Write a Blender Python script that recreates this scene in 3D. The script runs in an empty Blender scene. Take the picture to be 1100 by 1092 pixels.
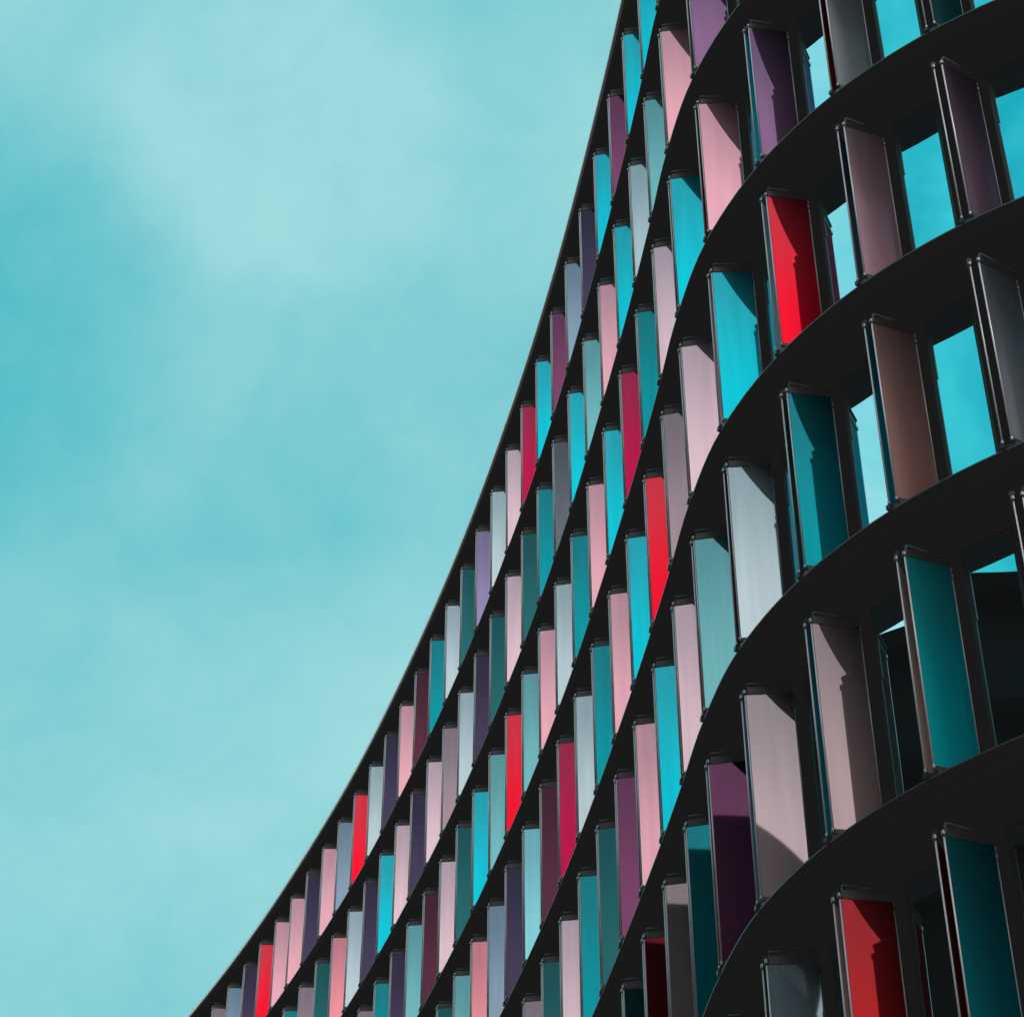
import bpy, bmesh, math, random
from mathutils import Vector, Matrix
random.seed(7)
R = math.radians
SC = bpy.context.scene
COL = SC.collection

# ------------------------------------------------------------------ plan of the facade (metres, eye of the camera = origin)
AXES = [(5.243, 18.254), (4.156, 19.264), (3.289, 20.48), (2.682, 21.879), (2.367, 23.346), (2.187, 24.773), (1.992, 26.205),
        (1.78, 27.632), (1.553, 29.059), (1.315, 30.486), (1.062, 31.915), (0.791, 33.329), (0.501, 34.741), (0.195, 36.148),
        (-0.129, 37.55), (-0.466, 38.955), (-0.818, 40.353), (-1.186, 41.748), (-1.572, 43.143), (-1.975, 44.531),
        (-2.39, 45.913), (-2.817, 47.291), (-3.258, 48.671), (-3.714, 50.045), (-4.191, 51.413), (-4.688, 52.77),
        (-5.204, 54.12), (-5.733, 55.464), (-6.27, 56.803), (-6.821, 58.138), (-7.388, 59.465), (-7.971, 60.784),
        (-8.571, 62.097), (-9.188, 63.402)]
P = {i: Vector(p) for i, p in enumerate(AXES)}
a = 137.1
for i in range(-1, -8, -1):                       # the rounded nose carries on to the right
    a += 11.5
    P[i] = P[i + 1] - Vector((math.cos(R(a)), math.sin(R(a)))) * 1.485
a = 115.3
for i in range(34, 41):                           # and the long side carries on to the left
    a += .7
    P[i] = P[i - 1] + Vector((math.cos(R(a)), math.sin(R(a)))) * 1.444
KMIN, KMAX = min(P), max(P)

def heading(k):
    k0, k1 = max(k - 1, KMIN), min(k + 1, KMAX)
    h0 = math.atan2(*(P[k] - P[k0]).yx) if k > k0 else None
    h1 = math.atan2(*(P[k1] - P[k]).yx) if k1 > k else None
    if h0 is None: return h1
    if h1 is None: return h0
    d = (h1 - h0 + math.pi) % (2 * math.pi) - math.pi
    return h0 + d / 2
HD = {k: heading(k) for k in P}
def tn(k):
    t = Vector((math.cos(HD[k]), math.sin(HD[k])))
    return t, Vector((-t.y, t.x))

SUB = 6
CURVE = []                                        # (point, outward normal), from the nose to the far end
ks = sorted(P)
for i in range(len(ks) - 1):
    p0, p1, p2, p3 = P[ks[max(i - 1, 0)]], P[ks[i]], P[ks[i + 1]], P[ks[min(i + 2, len(ks) - 1)]]
    for s in range(SUB):
        u = s / SUB
        q = .5 * ((2 * p1) + (p2 - p0) * u + (2 * p0 - 5 * p1 + 4 * p2 - p3) * u * u + (3 * p1 - p0 - 3 * p2 + p3) * u ** 3)
        CURVE.append(q)
CURVE.append(P[ks[-1]].copy())
NORM = []
for i in range(len(CURVE)):
    d = CURVE[min(i + 1, len(CURVE) - 1)] - CURVE[max(i - 1, 0)]
    d.normalize(); NORM.append(Vector((-d.y, d.x)))
def off(o): return [c + n * o for c, n in zip(CURVE, NORM)]

Z1, H = 32.830, 3.5                               # top of the highest louver row, storey height
GROUND = -1.6
LEDGE, SOFFIT = 2.86, .34
ROOF = Z1 + .75
NROW = 9
def zr(r): return Z1 - (r - 1) * H

# ------------------------------------------------------------------ node helpers
def mat(name):
    m = bpy.data.materials.new(name); m.use_nodes = True
    m.node_tree.nodes.clear()
    return m, m.node_tree.nodes, m.node_tree.links
def N(ns, kind, **kw):
    n = ns.new(kind)
    for k, v in kw.items():
        if k in n.inputs: n.inputs[k].default_value = v
        else: setattr(n, k, v)
    return n
def c4(c): return (c[0], c[1], c[2], 1)
def srgb(r, g, b):
    f = lambda v: (v / 255) / 12.92 if v <= 10 else ((v / 255 + .055) / 1.055) ** 2.4
    return (f(r), f(g), f(b))

def principled(name, base, rough=.5, metal=0., spec=.5, var=.0, vscale=3., bump=0., black_lift=0.):
    m, ns, L = mat(name)
    out = N(ns, 'ShaderNodeOutputMaterial'); b = N(ns, 'ShaderNodeBsdfPrincipled')
    b.inputs['Base Color'].default_value = c4(base); b.inputs['Roughness'].default_value = rough
    b.inputs['Metallic'].default_value = metal; b.inputs['Specular IOR Level'].default_value = spec
    if black_lift:
        b.inputs['Emission Color'].default_value = (1, .99, .99, 1); b.inputs['Emission Strength'].default_value = black_lift  # faint self-glow that lifts the blacks of surfaces that are no lamps
    L.new(b.outputs[0], out.inputs[0])
    if var or bump:
        tc = N(ns, 'ShaderNodeTexCoord'); nz = N(ns, 'ShaderNodeTexNoise', Scale=vscale, Detail=6., Roughness=.6)
        L.new(tc.outputs['Object'], nz.inputs['Vector'])
        mp = N(ns, 'ShaderNodeMapRange'); mp.inputs[3].default_value = 1 - var; mp.inputs[4].default_value = 1 + var
        L.new(nz.outputs[0], mp.inputs[0])
        mx = N(ns, 'ShaderNodeMix', data_type='RGBA', blend_type='MULTIPLY'); mx.inputs[0].default_value = 1
        mx.inputs[6].default_value = c4(base); L.new(mp.outputs[0], mx.inputs[7])
        L.new(mx.outputs[2], b.inputs['Base Color'])
        if bump:
            bp = N(ns, 'ShaderNodeBump', Strength=bump, Distance=.02); L.new(nz.outputs[0], bp.inputs['Height'])
            L.new(bp.outputs[0], b.inputs['Normal'])
    return m

M_BLACK = principled('black_panel', (.0016, .0015, .0016), .9, 0, .0, .3, 1.3, 0., .0094)  # last value: added glow that keeps band and soffit evenly dark
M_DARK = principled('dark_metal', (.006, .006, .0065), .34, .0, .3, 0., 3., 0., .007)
M_DRIP = principled('drip_edge', (.10, .095, .095), .4, .3, .4)
M_STEEL = principled('steel_cap', (.27, .27, .28), .34, .8, .5)
M_COPING = principled('pale_coping', (.72, .74, .74), .45, .0, .5, .03, 2.)
M_EDGE = principled('glass_edge', (.58, .57, .59), .3, .1, .5)
M_PAVE = principled('paving', (.16, .155, .15), .85, 0, .3, .25, .6, .3)
M_TWIN = principled('opposite_dark', (.0022, .0021, .0022), .9, 0, .0, .2, .8, 0., .004)  # last value: added glow, evens out the block in the reflections
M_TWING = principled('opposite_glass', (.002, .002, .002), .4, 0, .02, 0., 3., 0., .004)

def glass(name, refl, diff, trans, wg=.62, wt=.58, rough=.02, wl=.4):
    """coloured enamelled glass: mirror-like coat, tinted body, a printed frit and painted-in shade at the head"""
    m, ns, L = mat(name)
    out = N(ns, 'ShaderNodeOutputMaterial')
    tc = N(ns, 'ShaderNodeTexCoord'); oi = N(ns, 'ShaderNodeObjectInfo')
    mp = N(ns, 'ShaderNodeMapping'); mp.inputs['Scale'].default_value = (9, 9, .5)
    L.new(tc.outputs['Object'], mp.inputs[0])
    add = N(ns, 'ShaderNodeVectorMath', operation='ADD'); L.new(mp.outputs[0], add.inputs[0])
    sc = N(ns, 'ShaderNodeMath', operation='MULTIPLY'); sc.inputs[1].default_value = 37.; L.new(oi.outputs['Random'], sc.inputs[0])
    cmb = N(ns, 'ShaderNodeCombineXYZ'); L.new(sc.outputs[0], cmb.inputs[0]); L.new(sc.outputs[0], cmb.inputs[1])
    L.new(cmb.outputs[0], add.inputs[1])
    nz = N(ns, 'ShaderNodeTexNoise', Scale=1., Detail=5., Roughness=.55); L.new(add.outputs[0], nz.inputs['Vector'])
    var = N(ns, 'ShaderNodeMapRange'); var.inputs[1].default_value = .3; var.inputs[2].default_value = .7
    var.inputs[3].default_value = .92; var.inputs[4].default_value = 1.05
    L.new(nz.outputs[0], var.inputs[0])
    # soffit shade painted into the tint: darker, bluer head, brighter towards the foot
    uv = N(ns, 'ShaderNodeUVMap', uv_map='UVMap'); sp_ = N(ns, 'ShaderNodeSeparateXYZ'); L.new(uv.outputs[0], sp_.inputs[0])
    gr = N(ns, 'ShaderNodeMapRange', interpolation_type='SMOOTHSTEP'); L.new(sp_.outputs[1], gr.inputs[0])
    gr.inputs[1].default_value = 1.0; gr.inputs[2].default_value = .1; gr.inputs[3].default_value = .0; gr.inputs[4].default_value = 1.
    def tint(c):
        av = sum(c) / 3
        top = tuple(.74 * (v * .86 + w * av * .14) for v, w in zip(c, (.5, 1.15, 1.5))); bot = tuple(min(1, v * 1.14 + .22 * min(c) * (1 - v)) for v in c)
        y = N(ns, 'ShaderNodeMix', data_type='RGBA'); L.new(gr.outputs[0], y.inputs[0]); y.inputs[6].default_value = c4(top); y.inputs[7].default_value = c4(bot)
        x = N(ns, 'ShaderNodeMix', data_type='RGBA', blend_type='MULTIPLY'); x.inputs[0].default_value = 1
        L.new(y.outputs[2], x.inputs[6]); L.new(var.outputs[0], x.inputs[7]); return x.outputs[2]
    def tint_flat(c):
        x = N(ns, 'ShaderNodeMix', data_type='RGBA', blend_type='MULTIPLY'); x.inputs[0].default_value = 1
        x.inputs[6].default_value = c4(c); L.new(var.outputs[0], x.inputs[7]); return x.outputs[2]
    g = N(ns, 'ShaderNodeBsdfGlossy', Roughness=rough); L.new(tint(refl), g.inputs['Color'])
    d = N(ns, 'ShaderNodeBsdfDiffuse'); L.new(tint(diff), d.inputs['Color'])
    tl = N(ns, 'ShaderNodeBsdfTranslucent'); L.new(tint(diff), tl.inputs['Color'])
    tr = N(ns, 'ShaderNodeBsdfTransparent'); tr.inputs[0].default_value = c4(trans)
    m0 = N(ns, 'ShaderNodeMixShader', Fac=wl); L.new(d.outputs[0], m0.inputs[1]); L.new(tl.outputs[0], m0.inputs[2])
    m1 = N(ns, 'ShaderNodeMixShader', Fac=wt); L.new(m0.outputs[0], m1.inputs[1]); L.new(tr.outputs[0], m1.inputs[2])
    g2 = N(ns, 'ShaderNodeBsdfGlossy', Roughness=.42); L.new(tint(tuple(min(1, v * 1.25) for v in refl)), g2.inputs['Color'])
    mg = N(ns, 'ShaderNodeMixShader', Fac=.20); L.new(g.outputs[0], mg.inputs[1]); L.new(g2.outputs[0], mg.inputs[2])
    m2 = N(ns, 'ShaderNodeMixShader', Fac=wg); L.new(m1.outputs[0], m2.inputs[1]); L.new(mg.outputs[0], m2.inputs[2])
    L.new(m2.outputs[0], out.inputs[0])
    # slight unevenness of the float glass
    n2 = N(ns, 'ShaderNodeTexNoise', Scale=.8, Detail=0.); L.new(tc.outputs['Object'], n2.inputs['Vector'])
    bp = N(ns, 'ShaderNodeBump', Strength=.03, Distance=.01); L.new(n2.outputs[0], bp.inputs['Height'])
    L.new(bp.outputs[0], g.inputs['Normal'])
    return m

# name : (plain word, photographed colour)
HUES = {
 'A': ('bright aqua', (0, 196, 212)), 'a': ('pale aqua', (125, 205, 214)), 'T': ('teal', (0, 148, 158)),
 'D': ('dark teal', (30, 100, 102)), 'q': ('lavender', (138, 126, 170)), 'G': ('grey green', (104, 178, 182)), 'S': ('silver', (172, 194, 200)),
 'B': ('blue grey', (124, 150, 172)), 'L': ('mauve', (154, 132, 142)), 'l': ('pale lilac', (212, 182, 192)),
 'P': ('pink', (222, 160, 174)), 'p': ('salmon pink', (232, 138, 150)), 'R': ('bright red', (252, 8, 46)),
 'M': ('crimson', (186, 12, 74)), 'U': ('purple', (120, 62, 102)), 'u': ('dull violet', (128, 94, 132)),
 'V': ('dark violet', (62, 54, 80)), 'W': ('plum', (84, 40, 60)), 'K': ('slate grey', (92, 100, 110)),
 'O': ('deep red', (186, 22, 22)), 'C': ('bright cyan', (0, 230, 240)), 'k': ('pale slate', (166, 174, 182)),
 'E': ('taupe', (166, 144, 146)), 'e': ('pale taupe', (182, 162, 166)), 'v': ('plum grey', (150, 118, 140)),
 'N': ('brown rose', (224, 174, 164)), 'n': ('dusky rose', (236, 186, 198)), 'r': ('dark red', (122, 16, 30)),
}
GL, GLR = {}, {}
SKYREF = (1.12, 1.12, 1.12)          # what a pane mostly mirrors
for key, (word, rgb) in HUES.items():
    c = srgb(*rgb)
    refl = tuple(min(1.0, .005 + v * 1.12 / s) for v, s in zip(c, SKYREF))
    diff = tuple(min(.85, .012 + v * .85) for v in c)
    mx = max(c)
    trans = tuple(min(1., (v / mx) ** .8) * (.35 + .6 * min(1, mx)) for v in c)
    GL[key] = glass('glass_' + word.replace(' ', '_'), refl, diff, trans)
    GLR[key] = glass('glass_back_' + word.replace(' ', '_'), refl, tuple(min(.92, v * 1.5 + .03) for v in diff), tuple(min(1, v * 1.2) for v in trans), .14, .2, .02, .6)  # same glass with raised diffuse, so the shaded rear panes look lit

def window_glass():
    m, ns, L = mat('window_glass')
    out = N(ns, 'ShaderNodeOutputMaterial')
    g = N(ns, 'ShaderNodeBsdfGlossy', Roughness=.0); g.inputs[0].default_value = (.42, .93, .97, 1)
    d = N(ns, 'ShaderNodeBsdfDiffuse'); d.inputs[0].default_value = (.02, .02, .02, 1)
    em = N(ns, 'ShaderNodeEmission', Strength=1.); em.inputs[0].default_value = (.022, .012, .012, 1)   # faint glow added to lift the dark glass to a neutral black
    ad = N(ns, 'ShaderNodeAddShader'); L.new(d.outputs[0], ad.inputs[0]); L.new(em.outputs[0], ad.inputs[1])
    mx = N(ns, 'ShaderNodeMixShader', Fac=.88); L.new(ad.outputs[0], mx.inputs[1]); L.new(g.outputs[0], mx.inputs[2])
    tc = N(ns, 'ShaderNodeTexCoord'); nz = N(ns, 'ShaderNodeTexNoise', Scale=.9, Detail=1.)
    L.new(tc.outputs['Object'], nz.inputs['Vector'])
    bp = N(ns, 'ShaderNodeBump', Strength=.06, Distance=.01); L.new(nz.outputs[0], bp.inputs['Height']); L.new(bp.outputs[0], g.inputs['Normal'])
    L.new(mx.outputs[0], out.inputs[0])
    return m
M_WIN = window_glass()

# ------------------------------------------------------------------ mesh helpers
def obj(name, bm, mats, parent=None):
    me = bpy.data.meshes.new(name); bm.to_mesh(me); bm.free()
    for m in (mats if isinstance(mats, (list, tuple)) else [mats]): me.materials.append(m)
    o = bpy.data.objects.new(name, me); COL.objects.link(o)
    if parent: o.parent = parent
    return o
def prism(bm, poly, z0, z1, mi=0):
    """closed plan polygon (counter-clockwise) extruded"""
    lo = [bm.verts.new((p[0], p[1], z0)) for p in poly]; hi = [bm.verts.new((p[0], p[1], z1)) for p in poly]
    n = len(poly); fs = []
    for i in range(n):
        j = (i + 1) % n; fs.append(bm.faces.new((lo[i], lo[j], hi[j], hi[i])))
    fs.append(bm.faces.new(hi)); fs.append(bm.faces.new(lo[::-1]))
    for f in fs: f.material_index = mi
    return fs
def bar(bm, p, q, w, z0, z1, mi=0):
    p, q = Vector(p), Vector(q); d = (q - p).normalized(); s = Vector((-d.y, d.x)) * w / 2
    return prism(bm, [p - s, q - s, q + s, p + s], z0, z1, mi)
def tube(bm, p, q, r, seg=8, mi=0, cap=True):
    p, q = Vector(p), Vector(q); d = (q - p).normalized()
    u = d.orthogonal().normalized(); v = d.cross(u)
    A = [bm.verts.new(p + (u * math.cos(2 * math.pi * i / seg) + v * math.sin(2 * math.pi * i / seg)) * r) for i in range(seg)]
    B = [bm.verts.new(q + (u * math.cos(2 * math.pi * i / seg) + v * math.sin(2 * math.pi * i / seg)) * r) for i in range(seg)]
    for i in range(seg):
        j = (i + 1) % seg
        f = bm.faces.new((A[i], A[j], B[j], B[i])); f.smooth = True; f.material_index = mi
    if cap:
        f = bm.faces.new(A[::-1]); f.material_index = mi; f = bm.faces.new(B); f.material_index = mi
def ball(bm, c, r, mi=0, sz=1.):
    res = bmesh.ops.create_uvsphere(bm, u_segments=8, v_segments=6, radius=r, matrix=Matrix.Translation(c) @ Matrix.Diagonal((1, 1, sz, 1)))
    for v in res['verts']:
        for f in v.link_faces: f.smooth = True; f.material_index = mi
def ring(bm, outer, inner, z0, z1, mi=0):
    """a band between two open plan curves"""
    n = len(outer)
    ol = [bm.verts.new((p.x, p.y, z0)) for p in outer]; oh = [bm.verts.new((p.x, p.y, z1)) for p in outer]
    il = [bm.verts.new((p.x, p.y, z0)) for p in inner]; ih = [bm.verts.new((p.x, p.y, z1)) for p in inner]
    for i in range(n - 1):
        for q, sm in (((ol[i], oh[i], oh[i + 1], ol[i + 1]), True), ((oh[i], ih[i], ih[i + 1], oh[i + 1]), False),
                      ((il[i], ol[i], ol[i + 1], il[i + 1]), False), ((il[i + 1], ih[i + 1], ih[i], il[i]), True)):
            f = bm.faces.new(q); f.material_index = mi; f.smooth = False
    for k in (0, n - 1):
        f = bm.faces.new((ol[k], il[k], ih[k], oh[k])); f.material_index = mi

def tagp(o, label=None, group=None, kind=None):
    if label: o['label'] = label
    if group: o['group'] = group
    if kind: o['kind'] = kind
    return o

# ------------------------------------------------------------------ the building
bld = bpy.data.objects.new('office_building', None); COL.objects.link(bld)
bld.location = (P[0].x, P[0].y, GROUND)
bld['label'] = 'curved black office building with stacked rows of coloured glass sun louvers'
bld['category'] = 'building'
BASE = Matrix.Translation(-Vector(bld.location))
def part(name, bm, mats, at=None, rz=0):
    """a part of the building; geometry given in world metres, or about 'at' """
    o = obj(name, bm, mats, bld)
    o.location = (Vector(at) if at is not None else Vector((0, 0, 0))) - Vector(bld.location)
    o.rotation_euler = (0, 0, rz)
    return o

inner = off(-.84)
bm = bmesh.new()
foot = inner + [Vector((-2., 70.)), Vector((9., 62.)), Vector((17., 40.)), Vector((19., 27.))]
prism(bm, foot[::-1], GROUND, ROOF - .45)
bmesh.ops.recalc_face_normals(bm, faces=bm.faces)
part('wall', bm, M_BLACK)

O0, O84 = off(0), off(-.84)
for r in range(0, NROW + 1):                       # a dark spandrel under every row of windows, the parapet on top
    bm = bmesh.new()
    if r == 0:
        ring(bm, O0, off(-.84), zr(1) + SOFFIT, ROOF - .072)
    else:
        zl = zr(r) - LEDGE
        zb = zr(r + 1) + SOFFIT if r < NROW else GROUND
        ring(bm, O0, off(-.84), zb, zl)
        ring(bm, off(.006), off(-.03), zl + .002, zl + .02, 1)         # thin drip edge along the ledge
    zt = zr(r + 1) + SOFFIT if r < NROW else None
    if zt: ring(bm, off(-.62), off(-.835), zr(r + 1) + .185, zt - .002)     # window head behind the band
    bmesh.ops.recalc_face_normals(bm, faces=bm.faces)
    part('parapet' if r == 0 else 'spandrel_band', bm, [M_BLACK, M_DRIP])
bm = bmesh.new(); ring(bm, off(.05), off(-.5), ROOF - .07, ROOF + .03)
bmesh.ops.recalc_face_normals(bm, faces=bm.faces)
part('roof_coping', bm, M_COPING)

XC = -.055                                         # a pillar stands behind every pair of panes
for k in range(-5, 39):
    bm = bmesh.new()
    prism(bm, [(XC - .34, -.83), (XC + .34, -.83), (XC + .34, -.60), (XC + .25, -.56), (XC - .25, -.56), (XC - .34, -.60)], zr(NROW) - LEDGE + .02, Z1 + SOFFIT - .004)
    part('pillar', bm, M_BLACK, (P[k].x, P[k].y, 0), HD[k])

def window_bms(k):
    """glass and frame between pillar k and k+1 in the storey frame of pillar k"""
    t, n = tn(k); t1, n1 = tn(k + 1)
    loc = lambda v: Vector(((v - P[k]).dot(t), (v - P[k]).dot(n)))
    A = loc(P[k] + t * (XC + .355) + n * -.63); B = loc(P[k + 1] + t1 * (XC - .355) + n1 * -.63)
    g = bmesh.new(); bar(g, A, B, .02, -LEDGE + .05, .16)
    f = bmesh.new(); d = (B - A).normalized(); nn = Vector((-d.y, d.x))
    for E, s, wj in ((A, 1, .034), (B, -1, .034)):
        bar(f, E + nn * .004 + d * s * -.004, E + nn * .004 + d * s * wj, .026, -LEDGE + .03, .18)
    bar(f, A + nn * .004 + d * .035, B + nn * .004 - d * .035, .026, .12, .178)
    bar(f, A + nn * .004 + d * .035, B + nn * .004 - d * .035, .026, -LEDGE + .03, -LEDGE + .09)
    # slim bright glazing bead on the far jamb and a hinge block at its head
    bar(f, B + nn * .006 - d * .048, B + nn * .006 - d * .0345, .026, -LEDGE + .1, -.80, 1)
    bar(f, B + nn * .010 - d * .064, B + nn * .010 - d * .0345, .024, -.80, -.1, 0)
    return g, f
BEAD = principled('glazing_bead', (.07, .08, .085), .4, .2)
NEARK = range(-2, 5)
for k in NEARK:
    for r in range(1, 8):
        g, f = window_bms(k)
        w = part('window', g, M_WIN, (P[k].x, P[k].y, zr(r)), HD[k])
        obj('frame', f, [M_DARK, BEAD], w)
bm = bmesh.new()
for k in range(-5, 38):
    for r in range(1, NROW + 1):
        if k in NEARK and r < 8: continue
        g, f = window_bms(k); mw = Matrix.Translation((P[k].x, P[k].y, zr(r))) @ Matrix.Rotation(HD[k], 4, 'Z')
        for b in (g,):
            me = bpy.data.meshes.new('tmp'); b.to_mesh(me); me.transform(mw); bm.from_mesh(me); bpy.data.meshes.remove(me)
        g.free(); f.free()
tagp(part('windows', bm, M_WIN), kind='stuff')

# ------------------------------------------------------------------ louvers: two panes opening in a V in front of each pillar
PANE_TOP, PANE_BOT = -.05, -2.72
RO, RI = Vector((-.11, 0)), Vector((-.315, -.52))
LO, LI = Vector((0, 0)), Vector((.205, -.52))
def frame_bm():
    bm = bmesh.new()
    for o, i in ((RO, RI), (LO, LI)):
        d = (i - o).normalized()
        o3 = lambda q, z: Vector((q.x, q.y, z))
        tube(bm, o3(o + d * .03, .085), o3(i, .085), .034, 10, 0)              # pivot rail above the pane
        bar(bm, o + d * .03, i, .03, PANE_TOP + .002, .055, 0)                  # clamp profile
        bar(bm, o + d * .02, i, .03, PANE_BOT - .055, PANE_BOT - .002, 0)
        tube(bm, o3(o, PANE_TOP + .01), o3(o, .0), .024, 8, 1)                  # cap of the edge rod
        ball(bm, o3(o, .002), .025, 1)
        tube(bm, o3(o, PANE_BOT - .05), o3(o, PANE_BOT + .012), .017, 8, 1)
        tube(bm, o3(o + d * .0, PANE_BOT), o3(o, PANE_TOP), .0105, 8, 2)        # polished outer edge
        tube(bm, o3(i - d * .0, PANE_BOT), o3(i, PANE_TOP), .007, 6, 2)
        tube(bm, o3(i, PANE_TOP - .16), o3(i, PANE_TOP - .06), .019, 8, 1)
    prism(bm, [(-.15, -.10), (.04, -.10), (.04, -.012), (-.15, -.012)], PANE_BOT - .13, PANE_BOT - .06, 0)
    prism(bm, [(-.03, -.05), (.03, -.05), (.03, .03), (-.03, .03)], PANE_BOT - .11, PANE_BOT - .05, 0)
    return bm
def pane_bm(o, i):
    bm = bmesh.new(); d = (i - o).normalized()
    fs = bar(bm, o + d * .012, i - d * .01, .014, PANE_BOT, PANE_TOP)
    uv = bm.loops.layers.uv.new('UVMap')
    for f in fs:
        for l in f.loops: l[uv].uv = ((Vector(l.vert.co.xy) - o).length / .56, (l.vert.co.z - PANE_BOT) / (PANE_TOP - PANE_BOT))
    return bm

# colours as photographed: main (camera side) pane, columns counted from the nose towards the far end
MAIN = {
 1: (3, 'P A A A U A V B U A M l S q D S T W P V S R B P V P P R V B L K P T'.split()),
 2: (0, 'K T T u P G S A P G A K T D l D V S L l V l A V S p D L T P S'.split()),
 3: (0, 'D k u P A l T M A P T S P G R G A D l W G V T L P S'.split()),
 4: (0, 'v n R A l L R A P T S M W a V B p G D S'.split()),
 5: (0, 'k N T S G l A P U D T l D L P T'.split()),
 6: (0, 'k C E e U T E r D S l'.split()),
 7: (0, 'V T O S P S A'.split()),
}
REAR = {(3, 2): 'A', (3, 1): 'r', (3, 0): 'N', (4, 0): 'P', (4, 1): 'K', (4, 2): 'S', (4, 3): 'l', (3, 3): 'r', (5, 0): 'r',
        (5, 1): 'T', (5, 2): 'D', (5, 3): 'W', (6, 1): 'N', (6, 2): 'T', (6, 3): 'B', (7, 1): 'r', (7, 2): 'N', (6, 4): 'M', (6, 5): 'T',
        (1, 10): 'p', (1, 16): 'M', (2, 11): 'M', (2, 14): 'P', (2, 17): 'U', (4, 15): 'U', (4, 16): 'R', (5, 8): 'l', (5, 9): 'l', (6, 7): 'R'}
CYC = 'AlTPSVGLuKDaWBM'
COLOUR = {}
PALE = {'A': 'a', 'T': 'G', 'D': 'G', 'S': 'S', 'B': 'S', 'L': 'l', 'P': 'l', 'K': 'B', 'V': 'L', 'U': 'u', 'G': 'a', 'p': 'P'}
for r in range(1, 9):
    for k in range(-4, 39):
        k0, s = MAIN.get(r, (0, ''))
        c = s[k - k0] if 0 <= k - k0 < len(s) else CYC[(k * 7 + r * 5) % len(CYC)]
        COLOUR[r, k] = (c, REAR.get((r, k), CYC[(k * 11 + r * 3) % len(CYC)] if (k * 5 + r * 3) % 7 < 2 else PALE.get(c, c)))

# camera (needed to know which louvers show largest)
F, PITCH = 2445.1, 39.753
cp, sp = math.cos(R(PITCH)), math.sin(R(PITCH))
def project(v):
    d = v.y * cp + v.z * sp
    return 550 + F * v.x / d, 546 - F * (-v.y * sp + v.z * cp) / d
def area(r, k):
    xs = []; t, n = tn(k)
    q = [project(Vector((*(P[k] + t * e.x + n * e.y), zr(r) + z))) for e, z in ((LO, 0), (LO, PANE_BOT), (RI, PANE_BOT), (RI, 0))]
    x0, x1 = min(p[0] for p in q), max(p[0] for p in q); y0, y1 = min(p[1] for p in q), max(p[1] for p in q)
    w = min(x1, 1100) - max(x0, 0); h = min(y1, 1092) - max(y0, 0)
    return w * h if w > 3 and h > 3 else 0
ALL = [(area(r, k), r, k) for (r, k) in COLOUR]
ALL.sort(reverse=True)
SHOWN = [(r, k) for a_, r, k in ALL[:100] if a_ > 0]
REST = [(r, k) for a_, r, k in ALL if (r, k) not in SHOWN]

me_frame = None
ORD = ['', 'top', 'second', 'third', 'fourth', 'fifth', 'sixth', 'seventh', 'eighth']
fo = bo = ao = None
f0 = obj('sun_louver', frame_bm(), [M_DARK, M_STEEL, M_EDGE]); p0 = obj('glass_pane', pane_bm(RO, RI), GL['A']); q0 = obj('glass_pane', pane_bm(LO, LI), GL['A'])
p0.parent = f0; q0.parent = f0
for o in (p0, q0): o.material_slots[0].link = 'OBJECT'
for i, (r, k) in enumerate(SHOWN):
    if i == 0: fo, po, qo = f0, p0, q0
    else:
        fo, po, qo = f0.copy(), p0.copy(), q0.copy()
        for o in (fo, po, qo): COL.objects.link(o)
        po.parent = fo; qo.parent = fo
    fo.parent = bld
    fo.location = Vector((P[k].x, P[k].y, zr(r))) - Vector(bld.location); fo.rotation_euler = (R(random.uniform(-.12, .12)), R(random.uniform(-.12, .12)), HD[k] + R(random.uniform(-.9, .9)))
    c, c2 = COLOUR[r, k]
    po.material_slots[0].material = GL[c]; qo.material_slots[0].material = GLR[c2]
    fo['label'] = '%s glass louver in the %s row from the roof' % (HUES[c][0], ORD[r])
    fo['group'] = 'coloured glass louvers on the curved facade'
# the many smaller or unseen ones, as one part
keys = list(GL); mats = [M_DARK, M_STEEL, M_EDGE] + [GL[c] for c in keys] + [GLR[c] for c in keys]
bm = bmesh.new(); bm.loops.layers.uv.new('UVMap')
for r, k in REST:
    mw = Matrix.Translation((P[k].x, P[k].y, zr(r))) @ Matrix.Rotation(HD[k], 4, 'Z')
    me = f0.data.copy(); me.transform(mw); bm.from_mesh(me); bpy.data.meshes.remove(me)
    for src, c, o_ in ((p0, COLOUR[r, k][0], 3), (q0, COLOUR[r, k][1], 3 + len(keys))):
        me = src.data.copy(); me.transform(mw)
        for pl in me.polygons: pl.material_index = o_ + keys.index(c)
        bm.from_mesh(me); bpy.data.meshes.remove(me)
tagp(part('sun_louvers', bm, mats), kind='stuff')

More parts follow.
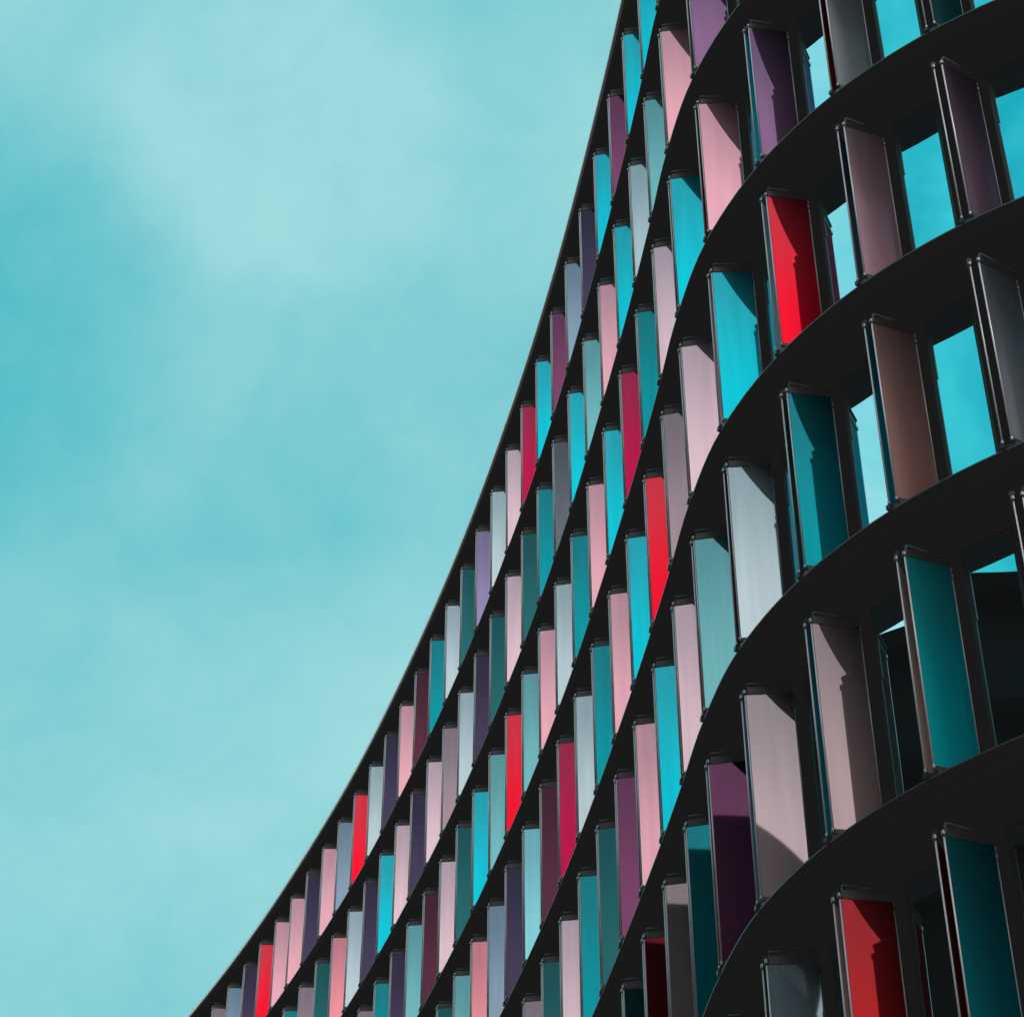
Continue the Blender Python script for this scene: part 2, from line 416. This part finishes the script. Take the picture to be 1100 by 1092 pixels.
# ------------------------------------------------------------------ the office block opposite, seen only mirrored in the glass
tw = bpy.data.objects.new('opposite_building', None); COL.objects.link(tw); tw.location = (-14, -4, GROUND)
tw['label'] = 'dark curved office block opposite, mirrored in the lower panes'; tw['category'] = 'building'
pts = [(-6, -34), (.5, -29), (3.4, -22), (3.4, -15), (.6, -9.6), (-5, -6.6), (-11, -3.2), (-15.6, 2.5), (-17.2, 8.0), (-18.2, 13), (-20.1, 19), (-22.4, 26), (-26, 31), (-31, 35), (-46, 37)]
pv = [Vector(p) for p in pts]; cv = []
for i in range(len(pv) - 1):
    p0_, p1_, p2_, p3_ = pv[max(i - 1, 0)], pv[i], pv[i + 1], pv[min(i + 2, len(pv) - 1)]
    for s in range(8):
        u = s / 8
        cv.append(.5 * ((2 * p1_) + (p2_ - p0_) * u + (2 * p0_ - 5 * p1_ + 4 * p2_ - p3_) * u * u + (3 * p1_ - p0_ - 3 * p2_ + p3_) * u ** 3))
cv.append(pv[-1])
nv = []
for i in range(len(cv)):
    d = (cv[min(i + 1, len(cv) - 1)] - cv[max(i - 1, 0)]).normalized(); nv.append(Vector((d.y, -d.x)))   # points at the plaza
toff = lambda o: [c + n * o for c, n in zip(cv, nv)]
def tpart(name, bm, m):
    bmesh.ops.recalc_face_normals(bm, faces=bm.faces)
    o = obj(name, bm, m, tw); o.location = -Vector(tw.location); return o
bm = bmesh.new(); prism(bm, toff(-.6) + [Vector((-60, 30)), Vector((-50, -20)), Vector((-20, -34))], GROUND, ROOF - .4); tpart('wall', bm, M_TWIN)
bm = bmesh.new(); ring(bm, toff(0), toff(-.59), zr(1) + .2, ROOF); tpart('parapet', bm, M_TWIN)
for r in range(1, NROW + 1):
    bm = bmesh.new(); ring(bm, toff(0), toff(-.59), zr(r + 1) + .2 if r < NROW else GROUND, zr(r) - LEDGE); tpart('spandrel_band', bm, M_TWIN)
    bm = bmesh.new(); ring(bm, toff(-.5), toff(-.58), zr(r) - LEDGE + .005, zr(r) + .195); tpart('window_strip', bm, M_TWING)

# ------------------------------------------------------------------ ground
bm = bmesh.new()
for v in ((-1500, -1500), (1500, -1500), (1500, 1500), (-1500, 1500)): bm.verts.new((v[0], v[1], GROUND - .004))
bm.verts.ensure_lookup_table(); bm.faces.new(bm.verts)
g = obj('ground', bm, M_PAVE); g['kind'] = 'structure'

# ------------------------------------------------------------------ sky and sun
SUN_AZ, SUN_EL = 125., 57.          # azimuth from +Y (view direction) clockwise
W = bpy.data.worlds.new('World'); SC.world = W; W.use_nodes = True
ns, L = W.node_tree.nodes, W.node_tree.links; ns.clear()
out = N(ns, 'ShaderNodeOutputWorld'); bg = N(ns, 'ShaderNodeBackground')
sky = N(ns, 'ShaderNodeTexSky', sky_type='NISHITA', sun_disc=False, sun_elevation=R(SUN_EL), sun_rotation=R(SUN_AZ), air_density=1.2, dust_density=2.0, ozone_density=1.0)
tc = N(ns, 'ShaderNodeTexCoord'); D = tc.outputs['Generated']
def math_(op, a_, b_=None, clamp=False):
    n = N(ns, 'ShaderNodeMath', operation=op, use_clamp=clamp)
    for i, v in enumerate((a_, b_)):
        if v is None: continue
        if isinstance(v, (int, float)): n.inputs[i].default_value = v
        else: L.new(v, n.inputs[i])
    return n.outputs[0]
def dirn(u, v):
    X, U = (u - 550) / F, (546 - v) / F
    return Vector((X, cp - U * sp, sp + U * cp)).normalized()
def blob(d, deg, soft=1.):
    n = N(ns, 'ShaderNodeVectorMath', operation='DOT_PRODUCT'); L.new(D, n.inputs[0]); n.inputs[1].default_value = d
    m = N(ns, 'ShaderNodeMapRange', interpolation_type='SMOOTHERSTEP'); L.new(n.outputs['Value'], m.inputs[0])
    m.inputs[1].default_value = math.cos(R(deg)); m.inputs[2].default_value = 1.0
    return m.outputs[0]
def noise(scale, detail, dist=0., rough=.5):
    n = N(ns, 'ShaderNodeTexNoise', Scale=scale, Detail=detail, Distortion=dist, Roughness=rough); L.new(D, n.inputs['Vector']); return n.outputs[0]
def mix(f, a_, b_, mode='MIX'):
    n = N(ns, 'ShaderNodeMix', data_type='RGBA', blend_type=mode)
    for i, v in ((0, f), (6, a_), (7, b_)):
        if isinstance(v, (int, float)): n.inputs[i].default_value = v
        elif isinstance(v, tuple): n.inputs[i].default_value = c4(v)
        else: L.new(v, n.inputs[i])
    return n.outputs[2]
# thin high cloud: broad drifts plus finer streaks
cl = math_('ADD', math_('MULTIPLY', noise(5.0, 4, .4), .62), math_('MULTIPLY', noise(11., 6, .6, .6), .40))
cl = math_('ADD', cl, math_('MULTIPLY', noise(26., 6, 1.2, .62), .30))
cl = math_('SUBTRACT', cl, .19)
for d, deg, w in ((dirn(300, 130), 5.5, .34), (dirn(40, 30), 4, .10), (dirn(560, 180), 5, .12), (dirn(330, 860), 7.5, .16), (dirn(-80, 330), 8., -.32), (dirn(60, 560), 6, -.04),
                  (dirn(330, 540), 3.5, -.10), (dirn(0, 1000), 4, .16)):
    cl = math_('ADD', cl, math_('MULTIPLY', blob(d, deg), w))
cl = math_('MULTIPLY', cl, 1.0, True)
skyc = mix(1., sky.outputs[0], (.070, .118, .070), 'MULTIPLY')
cloud = mix(cl, (.08, .55, .64), (.46, .85, .86))
col = mix(.86, skyc, cloud)
# bright white haze on the sun's side (behind the camera) and low on the far left
sd = Vector((math.sin(R(SUN_AZ)) * math.cos(R(SUN_EL)), math.cos(R(SUN_AZ)) * math.cos(R(SUN_EL)), math.sin(R(SUN_EL))))
haze = blob(Vector((.0, -.80, .60)).normalized(), 75)
col = mix(math_('MULTIPLY', haze, 1.5, True), col, (1.48, 1.42, 1.43))
drift = math_('MULTIPLY', math_('SUBTRACT', noise(5.5, 5, .6, .6), .36), 3.4, True)
blue = mix(drift, (.004, .45, .57), (.17, .84, .89))
white = mix(drift, (.30, .76, .84), (1.1, .95, .98))
col = mix(math_('MULTIPLY', blob(Vector((-.62, -.36, .69)).normalized(), 30), 1.7, True), col, blue)
col = mix(math_('MULTIPLY', blob(Vector((-.70, .22, .68)).normalized(), 24), 1.6, True), col, white)
sepz = N(ns, 'ShaderNodeSeparateXYZ'); L.new(D, sepz.inputs[0])
lo = N(ns, 'ShaderNodeMapRange', interpolation_type='SMOOTHSTEP'); L.new(sepz.outputs[2], lo.inputs[0])
lo.inputs[1].default_value = .40; lo.inputs[2].default_value = .08; lo.inputs[3].default_value = 0.; lo.inputs[4].default_value = 1.
col = mix(lo.outputs[0], col, (1.15, 1.3, 1.32))          # the sky pales towards the horizon
L.new(col, bg.inputs[0]); bg.inputs[1].default_value = 1.0
L.new(bg.outputs[0], out.inputs[0])

sl = bpy.data.lights.new('sun', 'SUN'); sl.energy = 2.2; sl.angle = R(20); sl.color = (1., .90, .86)
so = bpy.data.objects.new('sun', sl); COL.objects.link(so); so.rotation_euler = (-sd).to_track_quat('-Z', 'Y').to_euler()

# ------------------------------------------------------------------ camera
cd = bpy.data.cameras.new('camera'); cd.sensor_fit = 'HORIZONTAL'; cd.sensor_width = 36; cd.lens = 36 * F / 1100
cd.clip_start = .1; cd.clip_end = 5000
co = bpy.data.objects.new('camera', cd); COL.objects.link(co); co.rotation_euler = (R(90 + PITCH), 0, 0)
SC.camera = co
SC.view_settings.view_transform = 'Standard'; SC.view_settings.look = 'None'; SC.view_settings.exposure = 0
SC.cycles.max_bounces = 10; SC.cycles.transparent_max_bounces = 16; SC.cycles.glossy_bounces = 6
